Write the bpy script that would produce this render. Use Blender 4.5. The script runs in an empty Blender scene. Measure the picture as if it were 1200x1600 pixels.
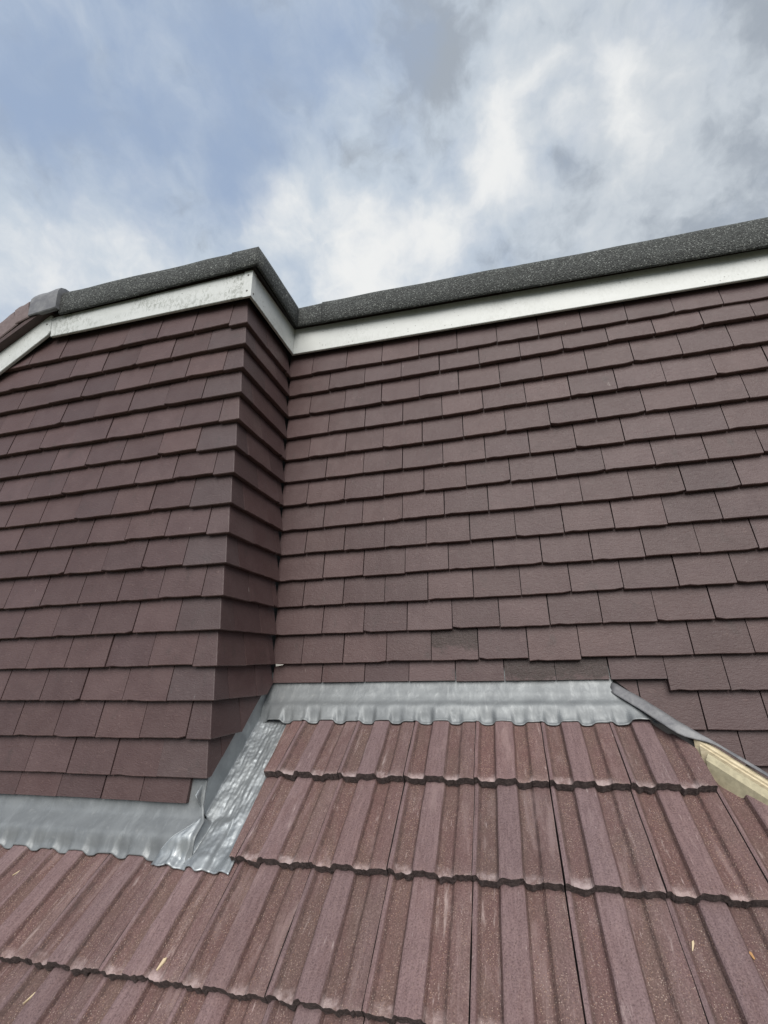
import bpy, bmesh, math, random
import numpy as np
from mathutils import Vector, Matrix, noise

random.seed(7)
SC = bpy.context.scene
COL = SC.collection
PI = math.pi

# ------------------------------------------------------------------ camera
YAW, PITCH, ROLL = -0.23223, 0.28135, -0.02091
FPX, PPX, PPY = 702.48, 622.87, 839.28            # focal length and principal point on the 1200x1600 photo
cy, sy, cp, sp, cr, sr = math.cos(YAW), math.sin(YAW), math.cos(PITCH), math.sin(PITCH), math.cos(ROLL), math.sin(ROLL)
fwd = Vector((sy*cp, cy*cp, sp)); right0 = Vector((cy, -sy, 0)); up0 = right0.cross(fwd)
right = right0*cr + up0*sr; up = -right0*sr + up0*cr
cam_data = bpy.data.cameras.new('camera'); cam = bpy.data.objects.new('camera', cam_data); COL.objects.link(cam)
cam.matrix_world = Matrix(((right.x, up.x, -fwd.x, 0.8838), (right.y, up.y, -fwd.y, -1.6350), (right.z, up.z, -fwd.z, 0.0), (0, 0, 0, 1)))
cam_data.sensor_fit = 'HORIZONTAL'; cam_data.sensor_width = 36.0
cam_data.lens = FPX/1200*36.0
cam_data.shift_x = (600-PPX)/1200; cam_data.shift_y = (PPY-800)/1200
cam_data.clip_start = 0.02; cam_data.clip_end = 3000
SC.camera = cam

# ------------------------------------------------------------------ light
SUN_EL, SUN_AZ = math.radians(40), math.radians(167)      # azimuth clockwise from +Y: behind the camera, to its left
SC.view_settings.view_transform = 'Standard'; SC.view_settings.look = 'None'
SC.view_settings.exposure = 0.55; SC.view_settings.gamma = 1.0
SC.view_settings.use_curve_mapping = False
sd = bpy.data.lights.new('sun', 'SUN'); sd.energy = 3.0; sd.angle = math.radians(52); sd.color = (1.0, 0.96, 0.90)
sun = bpy.data.objects.new('sun', sd); COL.objects.link(sun)
sdir = Vector((math.sin(SUN_AZ)*math.cos(SUN_EL), math.cos(SUN_AZ)*math.cos(SUN_EL), math.sin(SUN_EL)))
sun.rotation_euler = sdir.to_track_quat('Z', 'Y').to_euler(); sun.location = sdir*20

class G:
    """small node-graph helper"""
    def __init__(s, nt): s.nt = nt; s.n = nt.nodes; s.l = nt.links
    def node(s, t, **kw):
        n = s.n.new(t)
        for k, v in kw.items(): setattr(n, k, v)
        return n
    def put(s, sock, v):
        if isinstance(v, bpy.types.NodeSocket): s.l.new(v, sock)
        elif v is not None: sock.default_value = v
    def math(s, op, a, b=None, c=None, clamp=False):
        n = s.node('ShaderNodeMath', operation=op, use_clamp=clamp)
        for i, v in enumerate((a, b, c)):
            if v is not None: s.put(n.inputs[i], v)
        return n.outputs[0]
    def vmath(s, op, a, b=None):
        n = s.node('ShaderNodeVectorMath', operation=op)
        s.put(n.inputs[0], a)
        if b is not None:
            if op == 'SCALE': s.put(n.inputs[3], b)
            else: s.put(n.inputs[1], b)
        return n.outputs[1] if op in ('DOT_PRODUCT', 'LENGTH') else n.outputs[0]
    def noise(s, vec, scale, detail=4, rough=.5, dist=0, dim='3D'):
        n = s.node('ShaderNodeTexNoise', noise_dimensions=dim)
        s.put(n.inputs['Vector'], vec); n.inputs['Scale'].default_value = scale; n.inputs['Detail'].default_value = detail
        n.inputs['Roughness'].default_value = rough; n.inputs['Distortion'].default_value = dist
        return n.outputs['Fac']
    def voro(s, vec, scale, feature='F1', out='Distance', rnd=1):
        n = s.node('ShaderNodeTexVoronoi', feature=feature); s.put(n.inputs['Vector'], vec)
        n.inputs['Scale'].default_value = scale; n.inputs['Randomness'].default_value = rnd
        return n.outputs[out]
    def smooth(s, v, lo, hi, a=0., b=1.):
        n = s.node('ShaderNodeMapRange', interpolation_type='SMOOTHSTEP'); s.put(n.inputs[0], v)
        for i, x in enumerate((lo, hi, a, b)): n.inputs[i+1].default_value = x
        return n.outputs[0]
    def mix(s, f, a, b, blend='MIX'):
        n = s.node('ShaderNodeMix', data_type='RGBA', blend_type=blend)
        s.put(n.inputs[0], f)
        for i, v in ((6, a), (7, b)):
            s.put(n.inputs[i], (*v, 1) if isinstance(v, tuple) and len(v) == 3 else v)
        return n.outputs[2]
    def sep(s, v):
        n = s.node('ShaderNodeSeparateXYZ'); s.put(n.inputs[0], v); return n.outputs
    def comb(s, x, y, z):
        n = s.node('ShaderNodeCombineXYZ')
        for i, v in enumerate((x, y, z)): s.put(n.inputs[i], v)
        return n.outputs[0]
    def bump(s, h, strength=1, dist=.001, normal=None):
        n = s.node('ShaderNodeBump'); s.put(n.inputs['Height'], h)
        n.inputs['Strength'].default_value = strength; n.inputs['Distance'].default_value = dist
        if normal is not None: s.put(n.inputs['Normal'], normal)
        return n.outputs[0]

world = bpy.data.worlds.new('World'); SC.world = world; world.use_nodes = True
g = G(world.node_tree); g.n.clear()
SKY_STRENGTH = 0.10
sky = g.node('ShaderNodeTexSky', sky_type='NISHITA'); sky.sun_disc = False
sky.sun_elevation = SUN_EL; sky.sun_rotation = SUN_AZ; sky.air_density = 1.0; sky.dust_density = 1.5; sky.ozone_density = 1.0
tc = g.node('ShaderNodeTexCoord'); dirv = tc.outputs['Generated']
sx_, sy_, sz_ = g.sep(dirv)
zc = g.math('MAXIMUM', sz_, 0.06)
flat = g.comb(g.math('DIVIDE', sx_, zc), g.math('DIVIDE', sy_, zc), 0.0)      # a cloud sheet overhead
warp = g.vmath('SCALE', g.vmath('SUBTRACT', g.node('ShaderNodeTexNoise').outputs['Color'], (.5, .5, .5)), .11)
wn = warp.node.inputs[0].links[0].from_node.inputs[0].links[0].from_node
g.put(wn.inputs['Vector'], dirv); wn.inputs['Scale'].default_value = 5.5; wn.inputs['Detail'].default_value = 5; wn.inputs['Roughness'].default_value = .55
wdir = g.vmath('ADD', dirv, warp)                                             # ragged edges for every patch of cloud
n1 = g.noise(wdir, 4.0, 7, .53, .1)
n2 = g.noise(g.vmath('MULTIPLY', g.vmath('ADD', wdir, (3.1, 8.7, 0)), (1.2, .9, 1)), 11.0, 7, .57, .1)
n3 = g.noise(g.vmath('ADD', wdir, (7.3, 2.1, 0)), 6.0, 7, .55, .1)
n4 = g.noise(g.vmath('ADD', wdir, (1.7, 4.4, 0)), 19.0, 6, .58, .1)
SKY_PATCHES = [                                                               # direction, half width in degrees, cover, brightness
    ((-0.510, 0.279, 0.814), 11.1, -0.24, 0.01),
    ((-0.548, 0.377, 0.747), 10.8, -0.35, -0.10),
    ((-0.683, 0.384, 0.621), 7.7, 0.17, 0.20),
    ((-0.653, 0.331, 0.681), 7.7, -0.01, 0.01),
    ((-0.417, 0.375, 0.828), 8.3, 0.09, 0.05),
    ((-0.278, 0.416, 0.866), 8.5, -0.44, -0.08),
    ((-0.360, 0.478, 0.801), 4.9, -0.20, -0.12),
    ((-0.153, 0.442, 0.884), 6.7, -0.07, 0.27),
    ((-0.238, 0.497, 0.834), 8.5, 0.29, 0.01),
    ((-0.170, 0.645, 0.745), 10.6, 0.19, 0.49),
    ((-0.089, 0.517, 0.851), 9.0, -0.00, -0.40),
    ((0.008, 0.461, 0.887), 10.4, 0.27, -0.07),
    ((-0.020, 0.580, 0.814), 8.8, 0.14, 0.32),
    ((0.073, 0.551, 0.832), 7.0, -0.03, 0.43),
    ((0.051, 0.634, 0.771), 8.8, 0.10, 0.03),
    ((0.151, 0.550, 0.821), 5.4, -0.19, -0.34),
    ((0.208, 0.531, 0.821), 4.9, 0.09, 0.38),
    ((0.260, 0.512, 0.819), 4.9, 0.07, 0.14),
    ((0.328, 0.582, 0.744), 8.0, 0.04, 0.43),
    ((0.372, 0.509, 0.776), 8.0, 0.22, -0.31),
    ((0.363, 0.640, 0.678), 8.4, 0.15, -0.37),
    ((0.193, 0.659, 0.727), 13.0, 0.26, 0.07),
    ((-0.521, 0.487, 0.701), 9.4, 0.24, 0.19),
    ((-0.344, 0.525, 0.778), 4.9, 0.19, 0.31),
    ((-0.631, 0.454, 0.629), 7.8, 0.10, 0.16),
    ((-0.446, 0.459, 0.769), 8.3, -0.27, -0.09),
    ((-0.099, 0.397, 0.913), 6.7, -0.23, -0.12),
    ((-0.367, 0.312, 0.876), 8.3, -0.23, -0.03),
    ((0.148, 0.462, 0.875), 9.2, 0.17, 0.16),
    ((-0.284, 0.610, 0.740), 9.9, 0.26, 0.18),
]
cover, shade = .66, .04
for d, h, a, b_ in SKY_PATCHES:
    dp = g.vmath('DOT_PRODUCT', g.vmath('NORMALIZE', wdir), tuple(Vector(d).normalized()))
    f_ = g.smooth(dp, math.cos(math.radians(h)), 1.0)
    cover = g.math('MULTIPLY_ADD', f_, a, cover); shade = g.math('MULTIPLY_ADD', f_, b_, shade)
cen = lambda n, k: g.math('MULTIPLY', g.math('SUBTRACT', n, .5), k)
mask = g.math('ADD', g.math('ADD', cover, cen(n1, .9)), cen(n2, .95))
mask = g.smooth(mask, -.02, 1.0)
shade = g.math('ADD', g.math('ADD', shade, cen(n3, .9)), cen(n4, .95))
K = 10/1.464                                                                   # exposure and world strength taken out again
def rad(c): return tuple(x*K for x in c)
pale = g.mix(g.smooth(sx_, -.2, .3), rad((.54, .615, .705)), rad((.565, .615, .67)))
cl = g.mix(g.smooth(shade, -.02, .80), pale, rad((.86, .87, .87)))
cl = g.mix(g.smooth(shade, .12, -.32), cl, rad((.37, .415, .475)))
skyc = g.vmath('SCALE', sky.outputs[0], 1.0)
skyc = g.mix(.80, skyc, rad((.385, .485, .66)))                                 # thin veil over the blue
final = g.mix(mask, skyc, cl)
bg = g.node('ShaderNodeBackground'); g.l.new(final, bg.inputs[0]); bg.inputs[1].default_value = SKY_STRENGTH
wo = g.node('ShaderNodeOutputWorld'); g.l.new(bg.outputs[0], wo.inputs[0])

# ------------------------------------------------------------------ materials
def mat(name):
    m = bpy.data.materials.new(name); m.use_nodes = True; g = G(m.node_tree); g.n.clear()
    b = g.node('ShaderNodeBsdfPrincipled'); o = g.node('ShaderNodeOutputMaterial'); g.l.new(b.outputs[0], o.inputs[0])
    return m, g, b
def local(g):
    """object coordinates shifted by a per-object random amount; also the random and the object colour"""
    tc = g.node('ShaderNodeTexCoord'); oi = g.node('ShaderNodeObjectInfo')
    off = g.vmath('SCALE', (37.0, 91.0, 53.0), oi.outputs['Random'])
    return tc.outputs['Object'], g.vmath('ADD', tc.outputs['Object'], off), oi.outputs['Random'], oi.outputs['Color']

def plain_tile_mat(name, lichen=False):
    m, g, b = mat(name); co, v, rnd, oc = local(g)
    base = g.mix(rnd, (.065, .039, .039), (.083, .051, .050))
    big = g.noise(v, 11, 4, .6)
    base = g.mix(g.smooth(big, .35, .7, 0, .5), base, (.050, .026, .026))
    fine = g.noise(v, 300, 4, .7)
    base = g.mix(g.smooth(fine, .5, .8, 0, .40), base, (.115, .073, .070))
    base = g.mix(g.smooth(fine, .45, .25, 0, .45), base, (.038, .022, .022))
    wav = g.noise(g.vmath('MULTIPLY', v, (1, 1, 2.2)), 46, 5, .60, 1.6)
    base = g.mix(g.smooth(wav, .58, .74, 0, .5), base, (.130, .083, .076))
    zl = g.sep(co)[2]
    edge = g.math('MULTIPLY', g.smooth(g.math('ADD', zl, g.math('MULTIPLY', g.noise(v, 120, 4, .7), .016)), .014, .006), .45)
    base = g.mix(edge, base, (.140, .086, .080))                                  # worn lower arris
    drip = g.math('MULTIPLY', g.smooth(g.noise(g.vmath('MULTIPLY', v, (1, 1, .16)), 75, 3, .5), .70, .78), g.smooth(g.noise(v, 13, 2, .5), .56, .70))
    base = g.mix(g.math('MULTIPLY', drip, .6), base, (.34, .30, .28))
    grime = g.smooth(g.noise(g.vmath('MULTIPLY', v, (1, 1, .5)), 24, 5, .65), .56, .74, 0, .45)
    base = g.mix(grime, base, (.046, .034, .032))
    dust = g.math('MULTIPLY', g.smooth(g.noise(v, 150, 4, .78), .655, .74), g.smooth(g.noise(v, 17, 3, .55), .48, .64))
    base = g.mix(g.math('MULTIPLY', dust, .75), base, (.36, .31, .28))
    if lichen:
        z = g.sep(co)[2]
        lm = g.smooth(g.math('ADD', g.noise(v, 34, 5, .7), g.smooth(z, .0, .085, -.26, .24)), .36, .60, .0, .95)
        lm = g.math('MULTIPLY', lm, g.smooth(g.noise(v, 210, 4, .75), .36, .52, .45, 1))
        base = g.mix(lm, base, (.024, .0135, .011))
        sp_ = g.smooth(g.noise(v, 330, 3, .7), .66, .74)
        base = g.mix(g.math('MULTIPLY', sp_, .4), base, (.24, .19, .16))
    base = g.mix(1.0, base, oc, 'MULTIPLY')
    g.l.new(base, b.inputs['Base Color'])
    g.put(b.inputs['Roughness'], g.smooth(fine, .2, .8, .42, .62)); b.inputs['Specular IOR Level'].default_value = .38
    h = g.math('ADD', g.math('MULTIPLY', wav, 1.1), g.math('MULTIPLY', fine, .45))
    g.l.new(g.bump(h, .55, .0028), b.inputs['Normal'])
    return m

def roof_tile_mat():
    m, g, b = mat('profiled_concrete'); co, v, rnd, oc = local(g)
    x, y, z = g.sep(co)
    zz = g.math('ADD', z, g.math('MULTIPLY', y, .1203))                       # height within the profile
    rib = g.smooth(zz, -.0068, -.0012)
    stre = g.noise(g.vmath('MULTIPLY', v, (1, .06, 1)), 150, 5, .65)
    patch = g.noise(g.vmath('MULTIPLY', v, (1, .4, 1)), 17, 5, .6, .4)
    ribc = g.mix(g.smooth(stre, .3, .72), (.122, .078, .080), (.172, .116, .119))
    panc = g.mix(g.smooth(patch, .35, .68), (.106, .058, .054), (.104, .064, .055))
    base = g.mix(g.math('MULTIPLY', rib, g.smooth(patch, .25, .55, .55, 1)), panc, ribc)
    base = g.mix(g.smooth(stre, .48, .72, 0, .30), base, (.17, .108, .102))
    gran = g.noise(v, 300, 2, .7)
    base = g.mix(g.smooth(gran, .52, .70, 0, .50), base, (.215, .150, .142))
    base = g.mix(g.smooth(gran, .48, .32, 0, .60), base, (.055, .034, .033))
    scr = g.smooth(g.noise(g.vmath('MULTIPLY', v, (1, .035, 1)), 230, 2, .5), .66, .75)
    base = g.mix(g.math('MULTIPLY', scr, g.smooth(g.noise(v, 12, 3, .6), .45, .62, 0, .6)), base, (.36, .29, .28))
    chalk = g.smooth(g.noise(g.vmath('MULTIPLY', v, (1, .22, 1)), 20, 6, .7, .5), .53, .72, 0, .5)
    base = g.mix(chalk, base, (.235, .168, .163))
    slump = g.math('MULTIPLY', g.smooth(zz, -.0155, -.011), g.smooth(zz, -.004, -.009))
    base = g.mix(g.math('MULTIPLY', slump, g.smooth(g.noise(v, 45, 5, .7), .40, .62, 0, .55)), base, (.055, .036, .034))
    # grit: exposed sand grains, mostly in the pans
    vo = g.node('ShaderNodeTexVoronoi', feature='F1'); g.put(vo.inputs['Vector'], v); vo.inputs['Scale'].default_value = 320
    gr, gg_, gb_ = g.node('ShaderNodeSeparateColor').outputs[:3]
    sc = gr.node; g.l.new(vo.outputs['Color'], sc.inputs[0])
    grain = g.math('MULTIPLY', g.smooth(vo.outputs['Distance'], .42, .25), g.smooth(gr, .55, .66))
    gm = g.math('MULTIPLY', grain, g.math('SUBTRACT', 1.0, g.math('MULTIPLY', rib, .72)))
    gm = g.math('MULTIPLY', gm, g.smooth(g.noise(g.vmath('MULTIPLY', v, (1, .45, 1)), 26, 4, .6), .34, .56))
    gcol = g.mix(gg_, (.30, .17, .11), (.44, .36, .31))
    base = g.mix(g.math('MULTIPLY', gm, .6), base, gcol)
    dk = g.math('MULTIPLY', g.smooth(g.noise(v, 260, 3, .7), .60, .70), .5)
    base = g.mix(dk, base, (.058, .040, .038))
    lime = g.smooth(g.noise(g.vmath('MULTIPLY', v, (1, .13, 1)), 30, 6, .74, .3), .60, .74)
    base = g.mix(g.math('MULTIPLY', lime, .60), base, (.36, .29, .275))
    # pale bloom where water leaves the pans at the nose
    nose = g.math('MULTIPLY', g.smooth(g.math('ADD', y, g.math('MULTIPLY', g.noise(v, 70, 4, .6), .030)), .040, .016), g.math('SUBTRACT', 1.0, g.smooth(zz, -.010, -.003)))
    base = g.mix(g.math('MULTIPLY', nose, g.smooth(g.noise(v, 24, 4, .65), .38, .64, .1, .7)), base, (.40, .32, .315))
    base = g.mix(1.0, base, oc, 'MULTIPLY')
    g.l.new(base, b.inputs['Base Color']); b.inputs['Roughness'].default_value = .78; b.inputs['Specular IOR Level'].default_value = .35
    h = g.math('ADD', g.math('ADD', g.math('MULTIPLY', stre, .5), g.math('MULTIPLY', gran, 1.3)), g.math('MULTIPLY', gm, .6))
    g.l.new(g.bump(h, .6, .0022), b.inputs['Normal'])
    return m

def nose_mat():
    m, g, b = mat('broken_concrete_edge'); co, v, rnd, oc = local(g)
    n = g.noise(v, 140, 5, .7)
    base = g.mix(g.smooth(n, .35, .7), (.045, .033, .032), (.125, .094, .090))
    base = g.mix(g.smooth(g.noise(v, 300, 3, .7), .66, .74, 0, .5), base, (.30, .25, .23))
    g.l.new(base, b.inputs['Base Color']); b.inputs['Roughness'].default_value = .9
    g.l.new(g.bump(g.math('ADD', n, g.noise(v, 420, 3, .6)), .9, .004), b.inputs['Normal'])
    return m

def lead_mat(name, seed, streak=(1, 1, 1), met=.35, k=.85):
    m, g, b = mat(name); tc = g.node('ShaderNodeTexCoord'); v = g.vmath('ADD', tc.outputs['Object'], (seed, seed*.7, 0))
    a = g.noise(v, 13, 6, .62, .5); s_ = g.noise(g.vmath('MULTIPLY', v, streak), 48, 6, .66, .6)
    base = g.mix(g.smooth(a, .3, .7), tuple(x*k for x in (.165, .176, .184)), tuple(x*k for x in (.215, .228, .236)))
    base = g.mix(g.smooth(s_, .50, .78, 0, .4), base, tuple(x*k for x in (.37, .385, .39)))
    ox = g.math('MULTIPLY', g.smooth(g.noise(v, 44, 6, .7), .56, .76), .22)
    base = g.mix(ox, base, (.40, .405, .395))
    base = g.mix(g.smooth(g.noise(v, 150, 4, .7), .66, .75, 0, .55), base, (.13, .135, .1190))
    g.l.new(base, b.inputs['Base Color']); b.inputs['Metallic'].default_value = met
    g.put(b.inputs['Roughness'], g.math('ADD', g.smooth(s_, .3, .7, .58, .46), g.math('MULTIPLY', ox, .3)))
    h = g.math('ADD', g.math('MULTIPLY', g.noise(v, 20, 3, .5, .4), 1.2), g.math('MULTIPLY', s_, .35))
    g.l.new(g.bump(h, .5, .0035), b.inputs['Normal'])
    return m

def felt_mat():
    m, g, b = mat('mineral_felt'); tc = g.node('ShaderNodeTexCoord'); v = tc.outputs['Object']
    vo = g.node('ShaderNodeTexVoronoi', feature='F1'); g.put(vo.inputs['Vector'], v); vo.inputs['Scale'].default_value = 260
    sc = g.node('ShaderNodeSeparateColor'); g.l.new(vo.outputs['Color'], sc.inputs[0])
    base = g.mix(sc.outputs[0], (.013, .014, .0135), (.080, .087, .083))
    base = g.mix(g.smooth(sc.outputs[1], .86, .95), base, (.20, .21, .20))
    base = g.mix(g.smooth(g.noise(v, 90, 4, .6), .35, .7, 0, .45), base, (.04, .042, .042))
    g.l.new(base, b.inputs['Base Color']); b.inputs['Roughness'].default_value = .85
    h = g.math('ADD', g.math('SUBTRACT', 1.0, vo.outputs['Distance']), g.noise(v, 120, 3, .6))
    g.l.new(g.bump(h, .9, .004), b.inputs['Normal'])
    return m

def fascia_mat(name, dirt, scale=1.0):
    m, g, b = mat(name); tc = g.node('ShaderNodeTexCoord'); v = tc.outputs['Object']
    base = g.mix(g.smooth(g.noise(g.vmath('MULTIPLY', v, (.35, 1, 1)), 14, 5, .6), .3, .75), (.51, .525, .515), (.46, .475, .462))
    # rain-splash marks and specks
    st = g.noise(g.vmath('MULTIPLY', v, (1.3, 1, .75)), 60, 6, .75, .8)
    area = g.smooth(g.noise(g.vmath('MULTIPLY', v, (.5, 1, 1)), 9, 3, .55), .34, .56)
    base = g.mix(g.math('MULTIPLY', g.math('MULTIPLY', g.smooth(st, .46, .60), area), dirt), base, (.20, .21, .185))
    vo = g.node('ShaderNodeTexVoronoi', feature='F1'); g.put(vo.inputs['Vector'], g.vmath('MULTIPLY', v, (1, 1, 1.35))); vo.inputs['Scale'].default_value = 62
    sc = g.node('ShaderNodeSeparateColor'); g.l.new(vo.outputs['Color'], sc.inputs[0])
    dot = g.math('MULTIPLY', g.smooth(vo.outputs['Distance'], .22, .12), g.smooth(sc.outputs[0], .66, .72))
    dot = g.math('MULTIPLY', dot, g.smooth(g.noise(v, 11, 2, .5), .40, .60))
    base = g.mix(g.math('MULTIPLY', dot, .8), base, (.10, .10, .09))
    g.l.new(base, b.inputs['Base Color']); b.inputs['Roughness'].default_value = .42
    g.l.new(g.bump(g.noise(v, 40, 3, .5), .15, .001), b.inputs['Normal'])
    return m

def plain(name, c, rough=.8, metal=0, nscale=40, c2=None, stretch=(1, 1, 1), bumpd=.0015):
    m, g, b = mat(name); tc = g.node('ShaderNodeTexCoord'); v = g.vmath('MULTIPLY', tc.outputs['Object'], stretch)
    n = g.noise(v, nscale, 5, .62, .3)
    g.l.new(g.mix(g.smooth(n, .3, .7), c, c2 or tuple(x*.7 for x in c)), b.inputs['Base Color'])
    b.inputs['Roughness'].default_value = rough; b.inputs['Metallic'].default_value = metal
    g.l.new(g.bump(n, .5, bumpd), b.inputs['Normal'])
    return m

M = dict(tile=plain_tile_mat('plain_clay_tile'), lichen=plain_tile_mat('lichened_clay_tile', True), roof=roof_tile_mat(), nose=nose_mat(),
         lead_a=lead_mat('lead_apron', 1.3, (1.0, .35, .35)), lead_g=lead_mat('lead_gutter', 5.1, (1.3, .30, .30), .80, 1.7), lead_c=lead_mat('lead_lower', 9.7, (1.0, .4, .4)), lead_d=plain('lead_dull', (.13, .13, .14), .6, .35, 30, (.20, .20, .205), (1, 1, 1), .004),
         felt=felt_mat(), fascia_dirty=fascia_mat('white_board_dirty', .75), fascia=fascia_mat('white_board', .18),
         under=plain('black_underlay', (.022, .021, .022), .8), timber=plain('sawn_pine', (.58, .50, .35), .75, 0, 45, (.42, .35, .23), (1, 1, 3)),
         timber_d=plain('sawn_pine_olive', (.38, .34, .23), .8, 0, 70, (.28, .25, .17)), chip=plain('pale_wood', (.54, .43, .28), .7),  # timber_d: darker, olive pine for the rafter face beside the laths
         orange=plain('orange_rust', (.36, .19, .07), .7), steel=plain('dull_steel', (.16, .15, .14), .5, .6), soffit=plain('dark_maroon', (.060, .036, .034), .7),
         cap=plain('capping_tile', (.150, .112, .108), .65, 0, 60, (.115, .082, .080)), mortar=plain('pale_mortar', (.50, .48, .45), .9),
         earth=plain('grass_and_soil', (.07, .09, .04), .95, 0, .4, (.10, .085, .06)), granule=plain('deck_felt', (.06, .062, .06), .9, 0, 200))

# ------------------------------------------------------------------ object helpers
def link(name, mesh, parent=None):
    o = bpy.data.objects.new(name, mesh); COL.objects.link(o)
    if parent is not None: o.parent = parent
    return o
def thing(name, label, cat, loc=(0, 0, 0), group=None):
    o = bpy.data.objects.new(name, None); COL.objects.link(o); o.location = loc; o.empty_display_size = .1
    o['label'] = label; o['category'] = cat; o['kind'] = 'thing'
    if group: o['group'] = group
    return o
def tag(o, label, cat, group=None):
    o['label'] = label; o['category'] = cat; o['kind'] = 'thing'
    if group: o['group'] = group
    return o
def mesh_from(name, verts, faces, mats, fm=None, smooth=False):
    me = bpy.data.meshes.new(name); me.from_pydata([tuple(v) for v in verts], [], faces)
    for m in mats: me.materials.append(m)
    if fm: me.polygons.foreach_set('material_index', fm)
    if smooth: me.polygons.foreach_set('use_smooth', [True]*len(me.polygons))
    bm = bmesh.new(); bm.from_mesh(me); bmesh.ops.recalc_face_normals(bm, faces=bm.faces); bm.to_mesh(me); bm.free()
    me.update(); return me
def prism(name, outline, depth_vec, m, bev=0):
    """closed solid: an outline (3D points in one plane) pushed along depth_vec"""
    n = len(outline); d = Vector(depth_vec); vs = [Vector(p) for p in outline] + [Vector(p)+d for p in outline]
    fs = [tuple(range(n)), tuple(range(2*n-1, n-1, -1))] + [(i, (i+1) % n, n+(i+1) % n, n+i) for i in range(n)]
    me = mesh_from(name, vs, fs, [m])
    if bev:
        bm = bmesh.new(); bm.from_mesh(me); bmesh.ops.bevel(bm, geom=bm.edges[:], offset=bev, segments=2, affect='EDGES'); bm.to_mesh(me); bm.free()
    return me
def clip(me, planes):
    """cut a closed mesh by planes (point, outward normal); the outside part is removed and the cut closed"""
    bm = bmesh.new(); bm.from_mesh(me)
    for co, no in planes:
        r = bmesh.ops.bisect_plane(bm, geom=bm.verts[:]+bm.edges[:]+bm.faces[:], plane_co=co, plane_no=no, clear_outer=True, dist=1e-6)
        es = [e for e in r['geom_cut'] if isinstance(e, bmesh.types.BMEdge)]
        if es:
            try: bmesh.ops.holes_fill(bm, edges=es, sides=0)
            except Exception: pass
        if not bm.faces: break
    bmesh.ops.recalc_face_normals(bm, faces=bm.faces)
    out = bpy.data.meshes.new(me.name+'_cut')
    for m in me.materials: out.materials.append(m)
    bm.to_mesh(out); n = len(bm.faces); bm.free()
    return out if n > 3 else None

# ------------------------------------------------------------------ roof frame
TH, Z0 = 0.7054, -0.09
CT, ST = math.cos(TH), math.sin(TH)
PW, XO, S0, GA = 0.2016, 0.1506, 0.3185, 0.2493        # cover width, first joint, first nose, gauge
TT = 0.030                                             # a nose lies this much above the tile under it
ROOFM = Matrix.Rotation(TH, 4, 'X')
def roofp(x, s, h=0.0): return Vector((x, -s*CT - h*ST, Z0 - s*ST + h*CT))
PROF = [(0, -.002), (.02, -.0008), (.042, -.0022), (.060, -.007), (.088, -.0135), (.12, -.0148), (.20, -.015), (.258, -.0146), (.275, -.0125), (.302, -.0015), (.318, 0), (.43, .0005), (.545, 0), (.560, -.0015),
        (.590, -.0130), (.61, -.0146), (.68, -.015), (.735, -.0146), (.752, -.013), (.785, -.0062), (.81, -.0050), (.91, -.0044), (.985, -.0046)]
def prof(u):
    u = u % 1.0
    for (a, ha), (b_, hb) in zip(PROF, PROF[1:]):
        if u <= b_: return ha + (hb-ha)*(u-a)/(b_-a)
    return 0.0
def roof_surf(x, s):
    """height over the nose plane of the tiles at (x, s)"""
    k = max(0, math.ceil((s-S0)/GA - 1e-6))
    return prof((x-XO)/PW) - TT*(S0+k*GA-s)/GA

# ------------------------------------------------------------------ 1. setting: ground far below
gm = mesh_from('ground', [(-900, -900, -6.2), (900, -900, -6.2), (900, 900, -6.2), (-900, 900, -6.2)], [(0, 1, 2, 3)], [M['earth']])
gr = link('ground', gm); gr['kind'] = 'structure'

# ------------------------------------------------------------------ 2. tile-hung walls
W = 0.167; TW = 0.1638; TH_L = 0.146; TILT = 0.0195/0.106; D = 0.3668
TOP = 1.40

def tile_mesh(name, w, h, m, seed, nx=6):
    """plain tile hanging on a wall that faces -Y: lower front edge on y=0, leaning back upwards, ragged at the bottom"""
    rd = random.Random(seed); T = .0180
    jag = [rd.uniform(-.0007, .0007) for _ in range(nx+1)]; bow = rd.uniform(-.0015, .0015)
    if seed % 4 == 1: jag[0 if seed % 8 == 1 else nx] += .0045                  # a knocked corner
    if seed % 5 == 2: jag[rd.randint(1, nx-1)] += .0022
    vs = []; rows = []
    def fy(z): return TILT*z
    for kind in range(4):
        r = []
        for i in range(nx+1):
            x = w*i/nx; c = bow*(1-(2*i/nx-1)**2)
            if kind == 0: p = (x, .0020, jag[i])
            elif kind == 1: p = (x, 0.0 - c*.4, jag[i]+.0022)
            elif kind == 2: p = (x, fy(h*.45) - c - rd.uniform(0, .0006), h*.45)
            else: p = (x, fy(h), h)
            r.append(len(vs)); vs.append(p)
        rows.append(r)
    tb = []; bb = []
    for i in range(nx+1):
        x = w*i/nx
        tb.append(len(vs)); vs.append((x, fy(h)+T, h))
        bb.append(len(vs)); vs.append((x, T, jag[i]*.6))
    loop = rows + [tb, bb]
    fs = []
    for a, b_ in zip(loop, loop[1:]+loop[:1]):
        for i in range(nx): fs.append((a[i], a[i+1], b_[i+1], b_[i]))
    fs.append(tuple(l[0] for l in loop)); fs.append(tuple(l[-1] for l in reversed(loop)))
    return mesh_from(name, vs, fs, [m])
TILES = [tile_mesh('plain_tile', TW, TH_L, M['tile'], 100+i) for i in range(9)]
WIDE = [tile_mesh('wide_plain_tile', TW+.035, TH_L, M['tile'], 400+i) for i in range(4)]
TILES_B = [tile_mesh('plain_tile', .1622, TH_L, M['tile'], 200+i) for i in range(9)]
TILES_L = [tile_mesh('plain_tile_lichen', TW, TH_L, M['lichen'], 300+i) for i in range(3)]
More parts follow.
